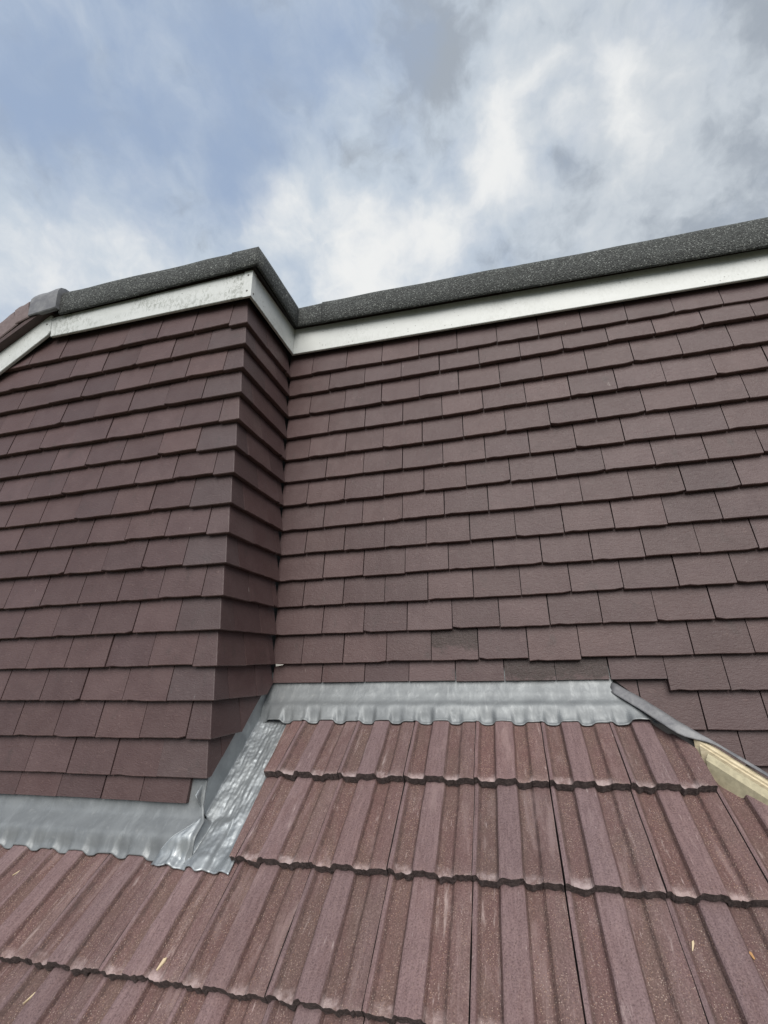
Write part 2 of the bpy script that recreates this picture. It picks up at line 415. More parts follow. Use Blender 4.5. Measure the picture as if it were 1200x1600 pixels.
ROT_S = Matrix.Rotation(PI/2, 4, 'Z')                   # a wall facing +X

def tint(o, rd, spread=.10, grey=0.0):
    k = 1 + rd.uniform(-spread, spread); wv = rd.uniform(-.018, .018)
    o.color = (k*(1+wv)*(1-.06*grey), k*(1+.05*grey), k*(1-wv)*(1+.07*grey), 1)

def hang(parent, mtx, planes=None, pool=TILES, rd=random, name='tile', w=None, grey=0.0):
    """one tile; w narrower than a full tile cuts its right side; planes are cuts in world space"""
    me = rd.choice(pool)
    pl = []
    inv = mtx.inverted()
    if w is not None and w < TW - 1e-4: pl.append(((w, 0, 0), (1, 0, 0)))
    for co, no in planes or []:
        pl.append((inv @ Vector(co), inv.to_3x3() @ Vector(no)))
    # only cut where the plane really crosses the tile
    need = []
    for co, no in pl:
        ds = [(v.co - Vector(co)).dot(Vector(no)) for v in me.vertices]
        if min(ds) >= -.004: return None
        if max(ds) > 1e-5: need.append((co, no))
    if need:
        me = clip(me, need)
        if me is None: return None
    o = link(name, me, parent); o.matrix_local = mtx; tint(o, rd, grey=grey)
    return o

def place(x, y, z, rot=0.0, tip=0.0, base=None):
    mtx = Matrix.Translation((x, y, z)) @ (base or Matrix.Identity(4)) @ Matrix.Rotation(tip, 4, 'Y')
    return mtx

# --- recessed wall on the right -------------------------------------------------
rw = thing('tile_hung_wall', 'long brown tile-hung dormer wall on the right, set back behind the projecting corner', 'wall')
ZR = {1: (1.3021, 1.2864), 2: (1.2029, 1.2105), 3: (1.0944, 1.1010), 4: (.9853, .9953), 5: (.8797, .8824), 6: (.7736, .7744), 7: (.6653, .6715), 8: (.5574, .5616),
      9: (.4520, .4491), 10: (.3429, .3437), 11: (.2373, .2353), 12: (.1301, .1247), 13: (.0195, .0192), 14: (-.0888, -.0888), 15: (-.2004, -.2004), 16: (-.295, -.295), 17: (-.402, -.402), 18: (-.508, -.508), 19: (-.614, -.614), 20: (-.72, -.72), 21: (-.826, -.826)}
OFF = {1: .1042, 2: .1070, 3: .1001, 4: .1087, 5: .1048, 6: .1024, 7: .1044, 8: .0978, 9: .1054, 10: .1028, 11: .1039, 12: .1052, 13: .1076, 14: .1055, 15: .1039}
XR_END = 2.75
rd = random.Random(11)
def hipx(y): return 1.236 - 1.1*y
HIPN = Vector((1, 1.1, 0)).normalized()
for r in range(1, 22):
    a, b_ = ZR[r]; off = OFF.get(r, .1045); half = (r % 2 == 0); slope = (b_-a)/1.9; tip = -math.atan(slope)
    c0 = -1.5 if half else -1.0
    for j in range(0, 19):
        c = c0 + j
        x0 = off + c*W; x1 = x0 + TW
        if x1 < .004 or x0 > XR_END - .03: continue
        z = a + slope*x0 + rd.uniform(-.0018, .0018); y = rd.uniform(-.0016, .0012)
        pl = [((-.015, 0, 0), (-1, 0, 0))]
        pool = TILES
        if r == 13:
            if c == 3: pool = TILES_L
            if c == 5: z -= .0085; y -= .001
        if r == 14:
            if c < 7.2: pl.append(((0, 0, -.0505 + (.002 if c < 3 else -.001)), (0, 0, -1)))
            if 4.4 < c < 6.4: pool = TILES_L
        if r >= 15 and x1 < 1.19: continue
        if r >= 15:                                                            # cut to the hip, which falls away to the right
            pl.append(((1.196, 0, -.048), Vector((-.885, 0, -1.02)).normalized()))
        if half and c == -1.5: continue
        if half and c == -.5: pool = WIDE; x0 -= .035
        hang(rw, place(x0 + rd.uniform(-.0006, .0006), y, z, tip=tip + rd.uniform(-.006, .006)), pl, pool, rd)
o = link('backing', prism('backing', [(.03, .030, -1.0), (XR_END, .030, -1.0), (XR_END, .030, 1.50), (.03, .030, 1.53)], (0, .12, 0), M['under']), rw)

# --- projecting wall on the left -------------------------------------------------
lw = thing('tile_hung_wall', 'projecting brown tile-hung wall on the left, under the sloping white verge board', 'wall')
ZL = {1: (1.3075, 1.3116), 2: (1.2032, 1.2007), 3: (1.0965, 1.0925), 4: (.9878, .9847), 5: (.8770, .8795), 6: (.7765, .7732), 7: (.6724, .6651), 8: (.5573, .5554), 9: (.4537, .4542),
      10: (.3457, .3477), 11: (.2368, .2348), 12: (.1287, .1265), 13: (.0200, .0204), 14: (-.0870, -.0817), 15: (-.1918, -.1946), 16: (-.2976, -.2998), 17: (-.365, -.363)}
OFL = {1: -.0811, 2: -.1673, 3: -.0860, 4: -.1662, 5: -.0835, 6: -.1642, 7: -.0846, 8: -.1656, 9: -.0875, 10: -.1660, 11: -.0813, 12: -.1640, 13: -.0869, 14: -.1665, 15: -.0840, 16: -.1717}
ZC = {1: 1.2958, 2: 1.1998, 3: 1.0928, 4: .9855, 5: .8738, 6: .7663, 7: .6637, 8: .5515, 9: .4451, 10: .3410, 11: .2332, 12: .1254, 13: .0142, 14: -.0865, 15: -.1947, 16: -.2990}
WL = 0.1657; XL_END = -1.72
VERGE = [((-.984, 0, 1.470), Vector((-.539, 0, .842)).normalized())]
rd = random.Random(23)
for r in range(1, 17):
    a, b_ = ZL[r]; slope = (a-b_)/.8; tip = -math.atan(slope)
    for n in range(1, 12):
        x1 = OFL[r] - (n-1)*WL; x0 = x1 - WL + .0020
        if x0 < XL_END: continue
        z = a + slope*x0 + rd.uniform(-.0014, .0014)
        hang(lw, place(x0 + rd.uniform(-.0006, .0006), -D + rd.uniform(-.0016, .0012), z, tip=tip + rd.uniform(-.006, .006)), VERGE, TILES_B, rd)
XJ = [-.062, -.223, -.360, -.529, -.693, -.858, -1.024, -1.19, -1.355, -1.52]   # cut eaves course
for n in range(len(XJ)-1):
    x1, x0 = XJ[n], XJ[n+1]
    hang(lw, place(x0 + .001, -D - .0050, -.4035 - (.003 if n == 0 else 0)), [((0, 0, -.3645 + rd.uniform(-.0012, .0012)), (0, 0, -1))], TILES, rd, w=x1-x0-.002)

def corner_mesh(name, wl, ws, m, seed):
    """angle tile: one leg on the wall facing -Y, one on the wall facing +X; the arris is the local z axis"""
    rd = random.Random(seed); T = .0180; h = .136
    zs = [(0.0, .0020), (.0024, 0.0), (h*.5, None), (h, None)]
    outer = []; inner = []
    vs = []; rings = []
    for z, back in zs:
        t = TILT*z if back is None else back
        ring_o = [(-wl, t, z), (-t-.0025, t, z), (-t-.0008, t+.0008, z), (-t, t+.0025, z), (-t, ws, z)]
        rings.append([len(vs)+i for i in range(5)]); vs += ring_o
    for z in (h, 0.0):
        t = TILT*z + T
        ring_i = [(-wl, t, z), (-t-.004, t, z), (-t-.002, t+.002, z), (-t, t+.004, z), (-t, ws, z)]
        rings.append([len(vs)+i for i in range(5)]); vs += ring_i
    fs = []
    for a, b_ in zip(rings, rings[1:]+rings[:1]):
        for i in range(4): fs.append((a[i], a[i+1], b_[i+1], b_[i]))
    fs.append(tuple(r[0] for r in rings)); fs.append(tuple(r[-1] for r in reversed(rings)))
    return mesh_from(name, vs, fs, [m])

# --- the short return between them -------------------------------------------------
sw = thing('tile_hung_wall', 'narrow brown tile-hung return wall joining the projecting left wall to the recessed right wall', 'wall')
CUT_S = [((0, 0, -.050), Vector((0, .715, -1)).normalized())]                    # lower edge follows the gutter
rd = random.Random(31)
ZI = {r: ZR[r][0] for r in range(1, 17)}
for r in range(1, 17):
    odd = r % 2 == 1; wl = -OFL[r] - .0012; ws = .1640 if odd else .0815
    ws += rd.uniform(-.003, .003)
    mtx = Matrix.Translation((rd.uniform(-.0008, .0008) - .0004, -D, ZC[r]))
    me = corner_mesh('corner_tile', wl, ws, M['tile'], r)
    inv = mtx.inverted(); dsv = [(mtx @ v.co - Vector(CUT_S[0][0])).dot(CUT_S[0][1]) for v in me.vertices]
    if max(dsv) > 0: me = clip(me, [(inv @ Vector(CUT_S[0][0]), CUT_S[0][1])])
    if me:
        o = link('corner_tile', me, lw); o.matrix_local = mtx; tint(o, rd, .05, 1.0 if not odd else .5)
    y = -D + ws + .0022
    while y < -.004:
        w = min(TW, -.0012 - y)
        f = (y + D)/D; z = ZC[r] + (ZI[r]-ZC[r])*f; zt = (ZI[r]-ZC[r])/D
        m2 = Matrix.Translation((rd.uniform(-.0010, .0006), y, z)) @ ROT_S @ Matrix.Rotation(-math.atan(zt), 4, 'Y')
        hang(sw, m2, CUT_S, TILES, rd, w=w if w < TW else None)
        y += w + .0022
lback = prism('backing', [(XL_END, -D+.030, -1.2), (-.030, -D+.030, -1.2), (-.030, -D+.030, 1.50), (-.99, -D+.030, 1.50), (XL_END, -D+.030, 1.03)], (0, .10, 0), M['under'])
link('backing', lback, lw)
link('backing', prism('backing', [(-.030, -D+.131, -1.2), (-.030, .14, -1.2), (-.030, .14, 1.50), (-.030, -D+.131, 1.50)], (-.1, 0, 0), M['under']), sw)
# slip of pale mortar where the last corner joint was left open
sl = mesh_from('mortar_sliver', [(.004, -.004, .012), (.034, -.0045, .0165), (.036, -.0035, .0185), (.004, -.006, .021), (.006, .002, .013), (.034, .001, .018)], [(0, 1, 2, 3), (0, 4, 5, 1), (3, 2, 5, 4), (0, 3, 4), (1, 5, 2)], [M['mortar']])
link('mortar_sliver', sl, rw)

# ------------------------------------------------------------------ 3. white boards
FY = -.0125
def board(name, outline, depth, m): return prism(name, outline, depth, m, .0016)
fr = link('fascia_board', board('fascia_board', [(.0005, FY, 1.4162), (2.75, FY, 1.3430), (2.75, FY, 1.4607), (.0005, FY, 1.5540)], (0, .0118, 0), M['fascia']))
tag(fr, 'long white fascia board above the recessed right wall, lightly speckled', 'fascia board')
fl = link('fascia_board', board('fascia_board', [(-.972, -D+FY, 1.4296), (.0127, -D+FY, 1.4085), (.0127, -D+FY, 1.5285), (-.985, -D+FY, 1.533)], (0, .0118, 0), M['fascia_dirty']))
tag(fl, 'dirt-streaked white fascia board above the projecting left wall', 'fascia board')
fs_ = link('fascia_board', board('fascia_board', [(.0125, -D-.0006, 1.4085), (.0125, -.0130, 1.4162), (.0125, -.0130, 1.554), (.0125, -D-.0006, 1.5285)], (-.0118, 0, 0), M['fascia']))
tag(fs_, 'short white fascia board above the narrow return wall between the two corners', 'fascia board')
# corner cover strip, with its screws
cx, cyy = .0128, -D+FY-.0003
ct_ = thing('corner_trim', 'white angle trim with two screws covering the outer corner of the fascia boards', 'trim', (cx, cyy, 1.41))
tr = mesh_from('strip', [(-.034, -.0022, -.006), (.0022, -.0022, -.006), (.0022, .026, -.006), (-.0002, .026, -.006), (-.0002, -.0002, -.006), (-.034, -.0002, -.006)] +
               [(-.034, -.0022, .1190), (.0022, -.0022, .1190), (.0022, .026, .1190), (-.0002, .026, .1190), (-.0002, -.0002, .1190), (-.034, -.0002, .1190)],
               [(0, 1, 7, 6), (1, 2, 8, 7), (2, 3, 9, 8), (3, 4, 10, 9), (4, 5, 11, 10), (5, 0, 6, 11), (5, 4, 1, 0), (4, 3, 2, 1), (6, 7, 10, 11), (7, 8, 9, 10)], [M['fascia']])
link('strip', tr, ct_)
def disc(r, t, n=10, axis='Y'):
    vs = [];
    for k in (0, 1):
        for i in range(n):
            a = 2*PI*i/n; rr = r*(1 if k == 0 else .8)
            vs.append((rr*math.cos(a), -t*k, rr*math.sin(a)))
    fs = [(i, (i+1) % n, n+(i+1) % n, n+i) for i in range(n)] + [tuple(range(n, 2*n)), tuple(range(n-1, -1, -1))]
    return mesh_from('screw', vs, fs, [M['steel']])
SCR = disc(.0042, .0016)
for p, rz in (((-.017, -.0024, .022), 0), ((.0024, .013, .016), PI/2), ((-.016, -.0024, .098), 0)):
    o = link('screw', SCR, ct_); o.location = p; o.rotation_euler = (0, 0, rz)
# sloping board
vb = link('verge_board', board('verge_board', [(-1.72, -D+FY-.002, .970), (-.988, -D+FY-.002, 1.4400), (-.9765, -D+FY-.002, 1.4590), (-.985, -D+FY-.002, 1.545), (-1.02, -D+FY-.002, 1.548), (-1.72, -D+FY-.002, 1.106)], (0, .0118, 0), M['fascia']))
tag(vb, 'sloping white verge board descending to the left under the capping tiles', 'verge board')
o = link('nail', SCR, vb); o.location = (-1.004, -D+FY-.0022, 1.500)

# ------------------------------------------------------------------ 4. flat roof with mineral felt edge
froof = thing('flat_roof', 'flat roof edged with thick dark grey mineral felt stepping round the dormer corner', 'flat roof')
def wob(x, s=1.0, seed=0.0): return noise.noise(Vector((x*s, seed, 3.7)))
def sweep_felt(name, path, seed, lift=0.0, step=.045, caps=True):
    """folded felt edge along a path of (x, y, z_bottom, z_top, outward vector), mitred at bends"""
    pts = []
    for (a, b_) in zip(path, path[1:]):
        L = (Vector(a[:2])-Vector(b_[:2])).length; n = max(1, int(L/step))
        for i in range(n):
            t = i/n; pts.append([a[j]+(b_[j]-a[j])*t for j in range(4)] + [a[4] if i == 0 else a[5]])
    e = path[-1]; pts.append([*e[:4], e[4]])
    vs = []; rings = []
    for i, (x, y, zb, zt, ov) in enumerate(pts):
        ov = Vector((*ov, 0)); k = i*step
        w1 = wob(k, 9, seed)*.0035; w2 = wob(k, 7, seed+5)*.0035; w3 = wob(k, 13, seed+9)*.002
        H = zt-zb
        # (outward offset, height above bottom)
        secs = [(-.013, .018), (-.012, .001), (-.006+w3, -.003+w1), (.000+w3, .002+w1), (.0035+w3*.5, .35*H), (.0015+w2, H-.034), (-.004+w2, H-.014), (-.015, H-.003+w2), (-.034, H), (-.30, H-.008), (-.30, H-.03), (-.04, .05)]
        ring = []
        for o_, h_ in secs:
            p = Vector((x, y, zb)) + ov*(o_ + lift) + Vector((0, 0, h_ + (lift if h_ > .05 else 0)))
            ring.append(len(vs)); vs.append(p)
        rings.append(ring)
    m_ = len(rings[0]); fs = []
    for a, b_ in zip(rings, rings[1:]):
        for j in range(m_): fs.append((a[j], a[(j+1) % m_], b_[(j+1) % m_], b_[j]))
    fs.append(tuple(rings[0])); fs.append(tuple(reversed(rings[-1])))
    me = mesh_from(name, vs, fs, [M['felt']], smooth=True)
    for p in me.polygons:
        if len(p.vertices) > 4: p.use_smooth = False
    return link(name, me, froof)
oL, oS, oR = (0, -1), (1, 0), (0, -1)
YL, XS, YR = -D-.0350, .046, -.050
mo = (1, -1); mi = (1, -1)
sweep_felt('felt_edge', [(-.922, YL, 1.5235, 1.6515, oL, oL), (-.055, YL, 1.5315, 1.634, oL, oL)], 1.0)
sweep_felt('felt_edge', [(-.075, YL, 1.5310, 1.6350, oL, oL), (XS, YL, 1.5310, 1.6325, mo, oS), (XS, YR, 1.536, 1.653, mi, oS)], 2.0, .0022)
sweep_felt('felt_edge', [(XS+.0, YR, 1.5385, 1.6545, mi, oR), (.205, YR, 1.5315, 1.6530, oR, oR)], 3.0, .0)
sweep_felt('felt_edge', [(.165, YR, 1.5325, 1.6550, oR, oR), (1.02, YR, 1.502, 1.6320, oR, oR)], 4.0, .0024)
sweep_felt('felt_edge', [(.98, YR, 1.503, 1.6330, oR, oR), (2.79, YR, 1.435, 1.5957, oR, oR)], 5.0, .0)
deck = mesh_from('deck', [(-1.0, -D-.01, 1.56), (.02, -D-.01, 1.56), (.02, -.02, 1.575), (2.77, -.02, 1.525), (2.77, 2.2, 1.55), (-1.0, 2.2, 1.57)] +
                 [(-1.0, -D-.01, 1.548), (.02, -D-.01, 1.548), (.02, -.02, 1.563), (2.77, -.02, 1.48), (2.77, 2.2, 1.49), (-1.0, 2.2, 1.55)],
                 [(0, 1, 2, 3, 4, 5), (11, 10, 9, 8, 7, 6), (0, 6, 7, 1), (1, 7, 8, 2), (2, 8, 9, 3), (3, 9, 10, 4), (4, 10, 11, 5), (5, 11, 6, 0)], [M['granule']])
link('deck', deck, froof)
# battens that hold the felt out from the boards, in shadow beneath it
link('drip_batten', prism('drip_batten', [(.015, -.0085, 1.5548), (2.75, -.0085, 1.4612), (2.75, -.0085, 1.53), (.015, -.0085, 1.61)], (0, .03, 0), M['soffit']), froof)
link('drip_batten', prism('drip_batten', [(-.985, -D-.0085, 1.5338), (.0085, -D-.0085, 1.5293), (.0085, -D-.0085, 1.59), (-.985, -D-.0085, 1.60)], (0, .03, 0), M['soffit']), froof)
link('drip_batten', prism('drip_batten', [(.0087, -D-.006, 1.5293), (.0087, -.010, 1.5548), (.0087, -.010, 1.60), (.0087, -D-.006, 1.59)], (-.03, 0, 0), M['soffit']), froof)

# sloping verge with capping tiles, left end
vr = thing('verge', 'sloping verge of brownish capping tiles with a folded grey lead patch at its top', 'verge')
VD = Vector((-.842, 0, -.539)); VN = Vector((-.539, 0, .842))
def cap_tile(a, b_, name, m, h0=0.0, r=.026, wide=.13):
    """half-round-shouldered capping along the slope from a to b (x, z of the lower front edge)"""
    A = Vector((a[0], 0, a[1])); B = Vector((b_[0], 0, b_[1])); n = 6; vs = []; rings = []
    ax = (B-A).normalized(); nr = Vector((ax.z, 0, -ax.x)); nr = nr if nr.z > 0 else -nr
    for i in range(n+1):
        P = A + (B-A)*(i/n); ring = []
        k = 1 + .02*math.sin(i*1.7)
        secs = [(-.030, .004), (-.047, 0), (-.050, .004), (-.050, wide*.55), (-.048, wide*.72*k), (-.038, wide*.90*k), (-.018, wide*1.0*k), (.03, wide*1.06*k), (.10, wide*1.06), (.10, wide*.9), (.0, wide*.86), (-.030, wide*.6)]
        for y, h in secs:
            ring.append(len(vs)); vs.append(P + nr*(h+h0) + Vector((0, -D+y-h0, 0)))
        rings.append(ring)
    m_ = len(rings[0]); fs = []
    for p, q in zip(rings, rings[1:]):
        for j in range(m_): fs.append((p[j], p[(j+1) % m_], q[(j+1) % m_], q[j]))
    fs.append(tuple(rings[0])); fs.append(tuple(reversed(rings[-1])))
    return link(name, mesh_from(name, vs, fs, [m]), vr)
cap_tile((-1.062, 1.520), (-1.135, 1.4975), 'capping_tile', M['cap'], .003, wide=.118)
cap_tile((-1.125, 1.5020), (-1.250, 1.422), 'capping_tile', M['cap'], .0, wide=.118)
cap_tile((-1.240, 1.4290), (-1.44, 1.300), 'capping_tile', M['cap'], .003, wide=.118)
cap_tile((-1.43, 1.3065), (-1.72, 1.120), 'capping_tile', M['cap'], .0, wide=.118)
lp = cap_tile((-.918, 1.530), (-1.066, 1.519), 'lead_patch', M['lead_d'], .006, wide=.132)
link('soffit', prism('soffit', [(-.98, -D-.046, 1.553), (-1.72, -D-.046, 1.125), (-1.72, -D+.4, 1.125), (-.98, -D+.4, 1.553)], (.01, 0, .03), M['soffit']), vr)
link('roof_slope', prism('roof_slope', [(-.99, -D+.05, 1.60), (-1.72, -D+.05, 1.16), (-1.72, 2.2, 1.16), (-.99, 2.2, 1.60)], (.0, 0, .03), M['cap']), vr)

# ------------------------------------------------------------------ 5. main roof of profiled concrete tiles
roof = thing('tiled_roof', 'weathered purple-brown profiled concrete tile roof sloping down across the foreground', 'roof')
def roof_tile_mesh(seed, nx=40, ny=5):
    rd = random.Random(seed); L = GA + .105; T = .0265
    us = sorted(set([u for u, _ in PROF] + [i/26 for i in range(26)])); us = [u for u in us if u <= .985]
    jag = [noise.noise(Vector((u*13, seed*3.1, 0)))*.0032 + noise.noise(Vector((u*41, seed*3.1, 4)))*.0036 for u in us]
    low = [noise.noise(Vector((u*17, seed*1.7, 8)))*.0028 + noise.noise(Vector((u*45, seed*1.7, 8)))*.0028 for u in us]
    ys = [0, .006, .02, .06, .11, .17, .23, L]; vs = []; rows = []; fm = []
    def top(u, y): return prof(u) - TT*y/GA
    for y in ys:
        r = []
        for i, u in enumerate(us):
            yy = y + jag[i]*(1 if y < .01 else 0)
            r.append(len(vs)); vs.append((u*PW + noise.noise(Vector((u*9, y*14, seed)))*.0016, yy, top(u, yy) - (.0016 if y == 0 else 0) + noise.noise(Vector((u*22, y*35, seed*2.3)))*.0007))
        rows.append(r)
    b1 = [];
    for i, u in enumerate(us): b1.append(len(vs)); vs.append((u*PW, jag[i]*1.5+.0005, prof(u) - T + low[i]))
    b2 = [];
    for i, u in enumerate(us): b2.append(len(vs)); vs.append((u*PW, L, top(u, L) - T))
    loop = [b1] + rows + [b2]; fs = []
    for k, (a, b_) in enumerate(zip(loop, loop[1:]+loop[:1])):
        for i in range(len(us)-1): fs.append((a[i], a[i+1], b_[i+1], b_[i])); fm.append(1 if k in (0, len(loop)-1) else 0)
    fs.append(tuple(l[0] for l in loop)); fs.append(tuple(l[-1] for l in reversed(loop))); fm += [1, 1]
    return mesh_from('roof_tile', vs, fs, [M['roof'], M['nose']], fm)
RT = [roof_tile_mesh(40+i) for i in range(8)]
rd = random.Random(5)
def cut_planes_left(k):
    if k == 0:
        p, q_ = Vector((.089, -.087, 0)), Vector((.109, -.2472, 0)); d_ = (q_-p).normalized()
        return [(p, Vector((d_.y, -d_.x, 0)))]
    if k == 1:
        p, q_ = Vector((.109, -.2472, 0)), Vector((.130, -.4359, 0)); d_ = (q_-p).normalized()
        return [(p, Vector((d_.y, -d_.x, 0)))]
    return []
def rt_place(k, c):
    base = roofp(XO + c*PW, S0 + k*GA)
    mtx = Matrix.Translation(base + Vector((rd.uniform(-.0008, .0008), 0, 0))) @ ROOFM @ Matrix.Rotation(rd.uniform(-.0035, .0035), 4, 'Z') @ Matrix.Rotation(rd.uniform(-.004, .004), 4, 'X')
    me = rd.choice(RT); pl = []
    if k in (0, 1) and c <= 0: pl += cut_planes_left(k)
    if k == 0 and c == 5: pl.append(((1.2925, -.057, 0), Vector((.098, .080, 0)).normalized()))
    if k == 1 and c >= 6: pl.append(((1.380, -.168, 0), Vector((.20, 1, 0)).normalized()))
    if k >= 2 or c >= 7: pl.append(((1.172, 0, 0), HIPN))
    inv = mtx.inverted(); need = []
    for co, no in pl:
        co, no = inv @ Vector(co), inv.to_3x3() @ Vector(no)
        ds = [(v.co-co).dot(no) for v in me.vertices]
        if min(ds) >= -.006: return
        if max(ds) > 1e-5: need.append((co, no))
    if need:
        me = clip(me, need)
        if me is None: return
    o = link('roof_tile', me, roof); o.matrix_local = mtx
    t = 1 + rd.uniform(-.08, .08); w_ = rd.uniform(-.03, .03); o.color = (t*(1+w_), t, t*(1-w_*.6), 1)
for k, (c0, c1) in enumerate([(-1, 5), (-1, 7), (-6, 8), (-7, 10), (-7, 11)]):
    for c in range(c0, c1+1): rt_place(k, c)
und = mesh_from('underlay', [roofp(-1.7, .40, -.075), roofp(-.02, .40, -.075), roofp(-.02, 0, -.075), roofp(1.20, 0, -.075), roofp(2.72, 1.80, -.075), roofp(-1.7, 1.80, -.075)], [(0, 1, 2, 3, 4, 5)], [M['under']])
link('underlay', und, roof)
# the far slope beyond the hip: bare underlay falling away to the right
link('hip_slope', mesh_from('hip_slope', [(1.21, .02, -.165), (2.75, -1.38, -1.33), (2.75, .02, -1.33)], [(0, 1, 2)], [M['under']]), roof)

# ------------------------------------------------------------------ 6. timber of the opened hip
def along_hip(t, off, h):
    """point on the hip: t = distance towards the eaves in y, off = sideways (towards the front slope positive), h = height"""
    x = 1.236 + 1.1*t; y = -t
    p = roofp(x, t/CT, 0); side = Vector((-1.1, -1, 0)).normalized() * 1.0
    return p + Vector((-.673*off, -.740*off*1.0, 0)) + Vector((0, 0, h))
def hip_bar(name, t0, t1, sec, m, parent=None):
    n = 10; vs = []; rings = []
    for i in range(n+1):
        t = t0 + (t1-t0)*i/n; ring = []
        for off, h in sec: ring.append(len(vs)); vs.append(along_hip(t, off, h))
        rings.append(ring)
    m_ = len(sec); fs = []
    for a, b_ in zip(rings, rings[1:]):
        for j in range(m_): fs.append((a[j], a[(j+1) % m_], b_[(j+1) % m_], b_[j]))
    fs.append(tuple(rings[0])); fs.append(tuple(reversed(rings[-1])))
    return link(name, mesh_from(name, vs, fs, [m]), parent)
ht = thing('hip_timber', 'pale sawn timber of the opened hip, beside the cut roof tiles at the right', 'timber', (0, 0, 0))
hip_bar('lath', .118, 1.45, [(.002, -.070), (.016, -.070), (.016, -.015), (.002, -.008)], M['timber'], ht)
hip_bar('lath', .128, 1.45, [(.0165, -.070), (.022, -.070), (.022, -.022), (.0165, -.020)], M['timber'], ht)
hip_bar('rafter_face', .14, 1.45, [(.0225, -.095), (.040, -.095), (.040, -.044), (.0225, -.030)], M['timber_d'], ht)

# ------------------------------------------------------------------ 7. lead flashings
def grid_obj(name, nu, nv, fn, m, thick=.0028):
    vs = [fn(i/nu, j/nv) for j in range(nv+1) for i in range(nu+1)]
    fs = [(j*(nu+1)+i, j*(nu+1)+i+1, (j+1)*(nu+1)+i+1, (j+1)*(nu+1)+i) for j in range(nv) for i in range(nu)]
    me = mesh_from(name, vs, fs, [m], smooth=True)
    o = link(name, me); md = o.modifiers.new('thickness', 'SOLIDIFY'); md.thickness = thick; md.offset = 0
    return o
def nz(x, y, s, a, seed=0.0): return noise.noise(Vector((x*s, y*s, seed)))*a
def lerp(a, b_, t): return a + (b_-a)*t
def sstep(a, b_, x):
    t = min(1, max(0, (x-a)/(b_-a))); return t*t*(3-2*t)

def apron_right(u, v):
    # v: 0 top behind the tiles ... 1 lower edge on the tiles
    x = lerp(-.006, 1.0, u)
    if v < .22:
        t = v/.22; y = lerp(.030, .012, t); z = lerp(-.010, -.078, t)
        xe = 1.196
        X = lerp(-.028, xe, u); return Vector((X, y + nz(X, z, 18, .002), z + nz(X, z, 7, .002)))
    t = (v-.22)/.78
    if t < .22:                                          # rounded turn onto the slope
        q_ = t/.22; s = lerp(.0, .030, q_); hh = lerp(.016, .004, q_**.6)
    else: q_ = (t-.22)/.78; s = lerp(.030, .099, q_); hh = lerp(.004, .0035, q_)
    xe = 1.200 + (1.0*s if s < .05 else .05 + 1.0*(s-.05))
    X = lerp(-.028, xe, u)
    wv = sstep(.045, .097, s)
    surf = roof_surf(X, .099)
    ph = ((X-XO)/PW) % 1.0
    pan = max(0, 1-abs(ph-.185)/.13) + max(0, 1-abs(ph-.68)/.13)
    s2 = s + wv*(.0055*min(1, pan*1.4) + nz(X, 0, 40, .0015))
    h = hh + lerp(-.010, surf, wv) + nz(X, s, 9, .0022, 2)*(1-.3*wv) + nz(X*1.0, s, 40, .0006, 5)
    h += .003*sstep(.085, .10, s)*min(1, pan*1.4)        # lip turned up over each pan
    h += .010*sstep(1.16, 1.24, X)*wv
    return roofp(X, s2, h)
o = grid_obj('lead_flashing', 240, 22, apron_right, M['lead_a'])
tag(o, 'grey lead apron flashing scalloped over the roof tiles below the recessed right wall', 'lead flashing')

def gutter(u, v):
    s = lerp(.002, .592, v)
    xr = .150 if s < .50 else lerp(.150, .137, sstep(.50, .535, s))
    xl = -.012 - .095*sstep(.472, .585, s)
    up_ = .16
    srf = roof_surf(xr if u > .9 else lerp(xl, xr, u), max(s, .57)); low_ = sstep(.50, .57, s)
    rise = 1-sstep(.446, .462, s)
    if u < up_:                                          # carried under the hung tiles and turned up behind them
        t = 1-u/up_; X = xl - .0155*min(1, t*2)*rise; h = -.036 + (.004*min(1, t*2) + .084*max(0, t*2-1))*rise
    else:
        t = (u-up_)/(1-up_); X = lerp(xl, xr, t); h = -.046 + .010*(1-t)**4
    srf = roof_surf(X, max(s, .57)); h = lerp(h, max(srf, -.044) + .007, low_)
    sc_ = prof((X-XO)/PW) - TT*(S0+2*GA-s)/GA + .006       # clear of the tile course running beneath
    h = lerp(h, max(h, sc_), sstep(.440, .466, s))
    if s > .462:                                         # laps over the end of the lower apron
        k = sstep(.006, -.012, X) * sstep(.462, .476, s)
        h = lerp(h, lerp(-.004, roof_surf(X, .575)+.0038, sstep(.525, .572, s)) + .0045, k)
    h += nz(X, s, 26, .0030, 1) + nz(X*2.0, s*.40, 55, .0022, 7) + nz(X, s, 110, .0012, 3)
    if u >= up_:                                          # knocked ridge running with the fall
        h += .004*math.exp(-((t-.55-.08*math.sin(s*14))/.09)**2)
    xx = X + (nz(0, s, 16, .004, 6) if u > .9 else 0)
    s2 = s + sstep(.56, .592, s)*(nz(X, 0, 32, .010, 4) + .006*sstep(-.1, .1, X))
    return roofp(xx, s2, h)
o = grid_obj('lead_flashing', 70, 150, gutter, M['lead_g'])
tag(o, 'crumpled shiny lead side gutter running down beside the narrow return wall', 'lead flashing')

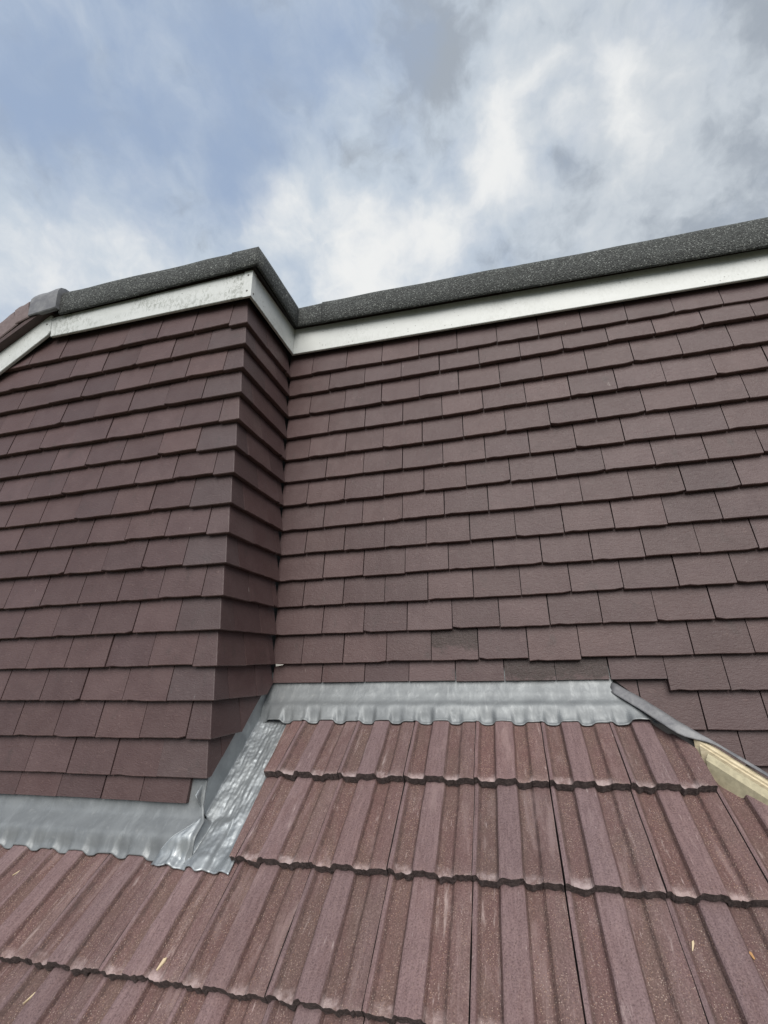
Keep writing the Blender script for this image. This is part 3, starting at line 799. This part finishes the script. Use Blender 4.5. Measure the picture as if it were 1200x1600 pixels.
def apron_left(u, v):
    X = lerp(-1.70, -.014 if v < .2 else lerp(-.014, .004, min(1, (v-.2)*7)), u)
    yb = -.354; sb = .354/CT
    if v < .25:
        t = v/.25; base = roofp(X, sb, -.004); return Vector((X + nz(X, t, 9, .002), lerp(-D+.026, yb, t) + nz(X, t*.1, 14, .002), lerp(-.300, base.z+.004, t)))
    t = (v-.25)/.75; s = lerp(sb, .5735, t**.85)
    srf = roof_surf(X, .575); wv = sstep(.525, .572, s)
    ph = ((X-XO)/PW) % 1.0
    pan = max(0, 1-abs(ph-.185)/.13) + max(0, 1-abs(ph-.68)/.13)
    h = lerp(-.004 + .004*math.exp(-(t/.05)**2), srf+.0038, wv) + nz(X, s, 8, .0018, 2)*(.4+.6*t)
    h += .004*sstep(.556, .572, s)*min(1, pan*1.4)
    s2 = s + wv*(.006*min(1, pan*1.4) + nz(X, 0, 40, .0012))
    return roofp(X, s2, h)
o = grid_obj('lead_flashing', 260, 26, apron_left, M['lead_c'])
tag(o, 'smooth grey lead apron flashing along the foot of the projecting left wall', 'lead flashing')

def hip_strip(u, v):
    t = lerp(-.028, 1.45, u); off = lerp(-.004, lerp(.038, .010, sstep(.09, .15, t)), v)
    h = .000 + .004*(1-abs(2*v-1)**2) - .020*sstep(.45, 1, v)*(1-sstep(.10, .16, t)) + nz(t, v*.1, 10, .0035, 3) + nz(t, v, 34, .0018)
    return along_hip(t, off + nz(t, 0, 16, .004, 9), h)
o = grid_obj('lead_flashing', 140, 8, hip_strip, M['lead_d'])
tag(o, 'narrow lead strip lying along the opened hip above the pale timber', 'lead flashing')

# ------------------------------------------------------------------ 8. litter on the tiles
def chip(x, s, L, w, ang, m, label, cat, name='wood_chip', group=None, taper=.4, t=.0022):
    vs = [(-L/2, -w/2*taper, 0), (L*.25, -w/2, 0), (L/2, -w*.1, 0), (L*.3, w/2, 0), (-L/2, w/2*taper*.6, 0)]
    n = len(vs); vs = [(a, b_, .0002) for a, b_, c in vs] + [(a*.96, b_*.85, t + .001*math.sin(a*300)) for a, b_, c in vs]
    fs = [tuple(range(n-1, -1, -1)), tuple(range(n, 2*n))] + [(i, (i+1) % n, n+(i+1) % n, n+i) for i in range(n)]
    o = link(name, mesh_from(name, vs, fs, [m]))
    o.matrix_world = Matrix.Translation(roofp(x, s, roof_surf(x, s)+.0008)) @ ROOFM @ Matrix.Rotation(ang, 4, 'Z')
    return tag(o, label, cat, group)
GRP = 'wood splinters lying on the roof tiles'
chip(.0834, .788, .026, .009, 1.25, M['chip'], 'broad pale wood chip lying near the nose of a tile at the lower left', 'wood chip', group=GRP)
chip(-.2033, .866, .030, .005, 1.0, M['chip'], 'thin pale splinter on the lowest tile course in the bottom left corner', 'wood chip', group=GRP, taper=.2)
chip(1.1801, .6445, .020, .005, 1.15, M['chip'], 'small pale splinter on a tile at the right foreground', 'wood chip', group=GRP)
chip(-.5053, .6386, .024, .004, .75, M['chip'], 'thin pale splinter just below the left lead apron by the picture edge', 'wood chip', group=GRP, taper=.3)
chip(1.2762, .6523, .012, .006, 1.9, M['orange'], 'tiny orange scrap lying in a tile trough at the right edge', 'scrap', 'orange_scrap', taper=.7)
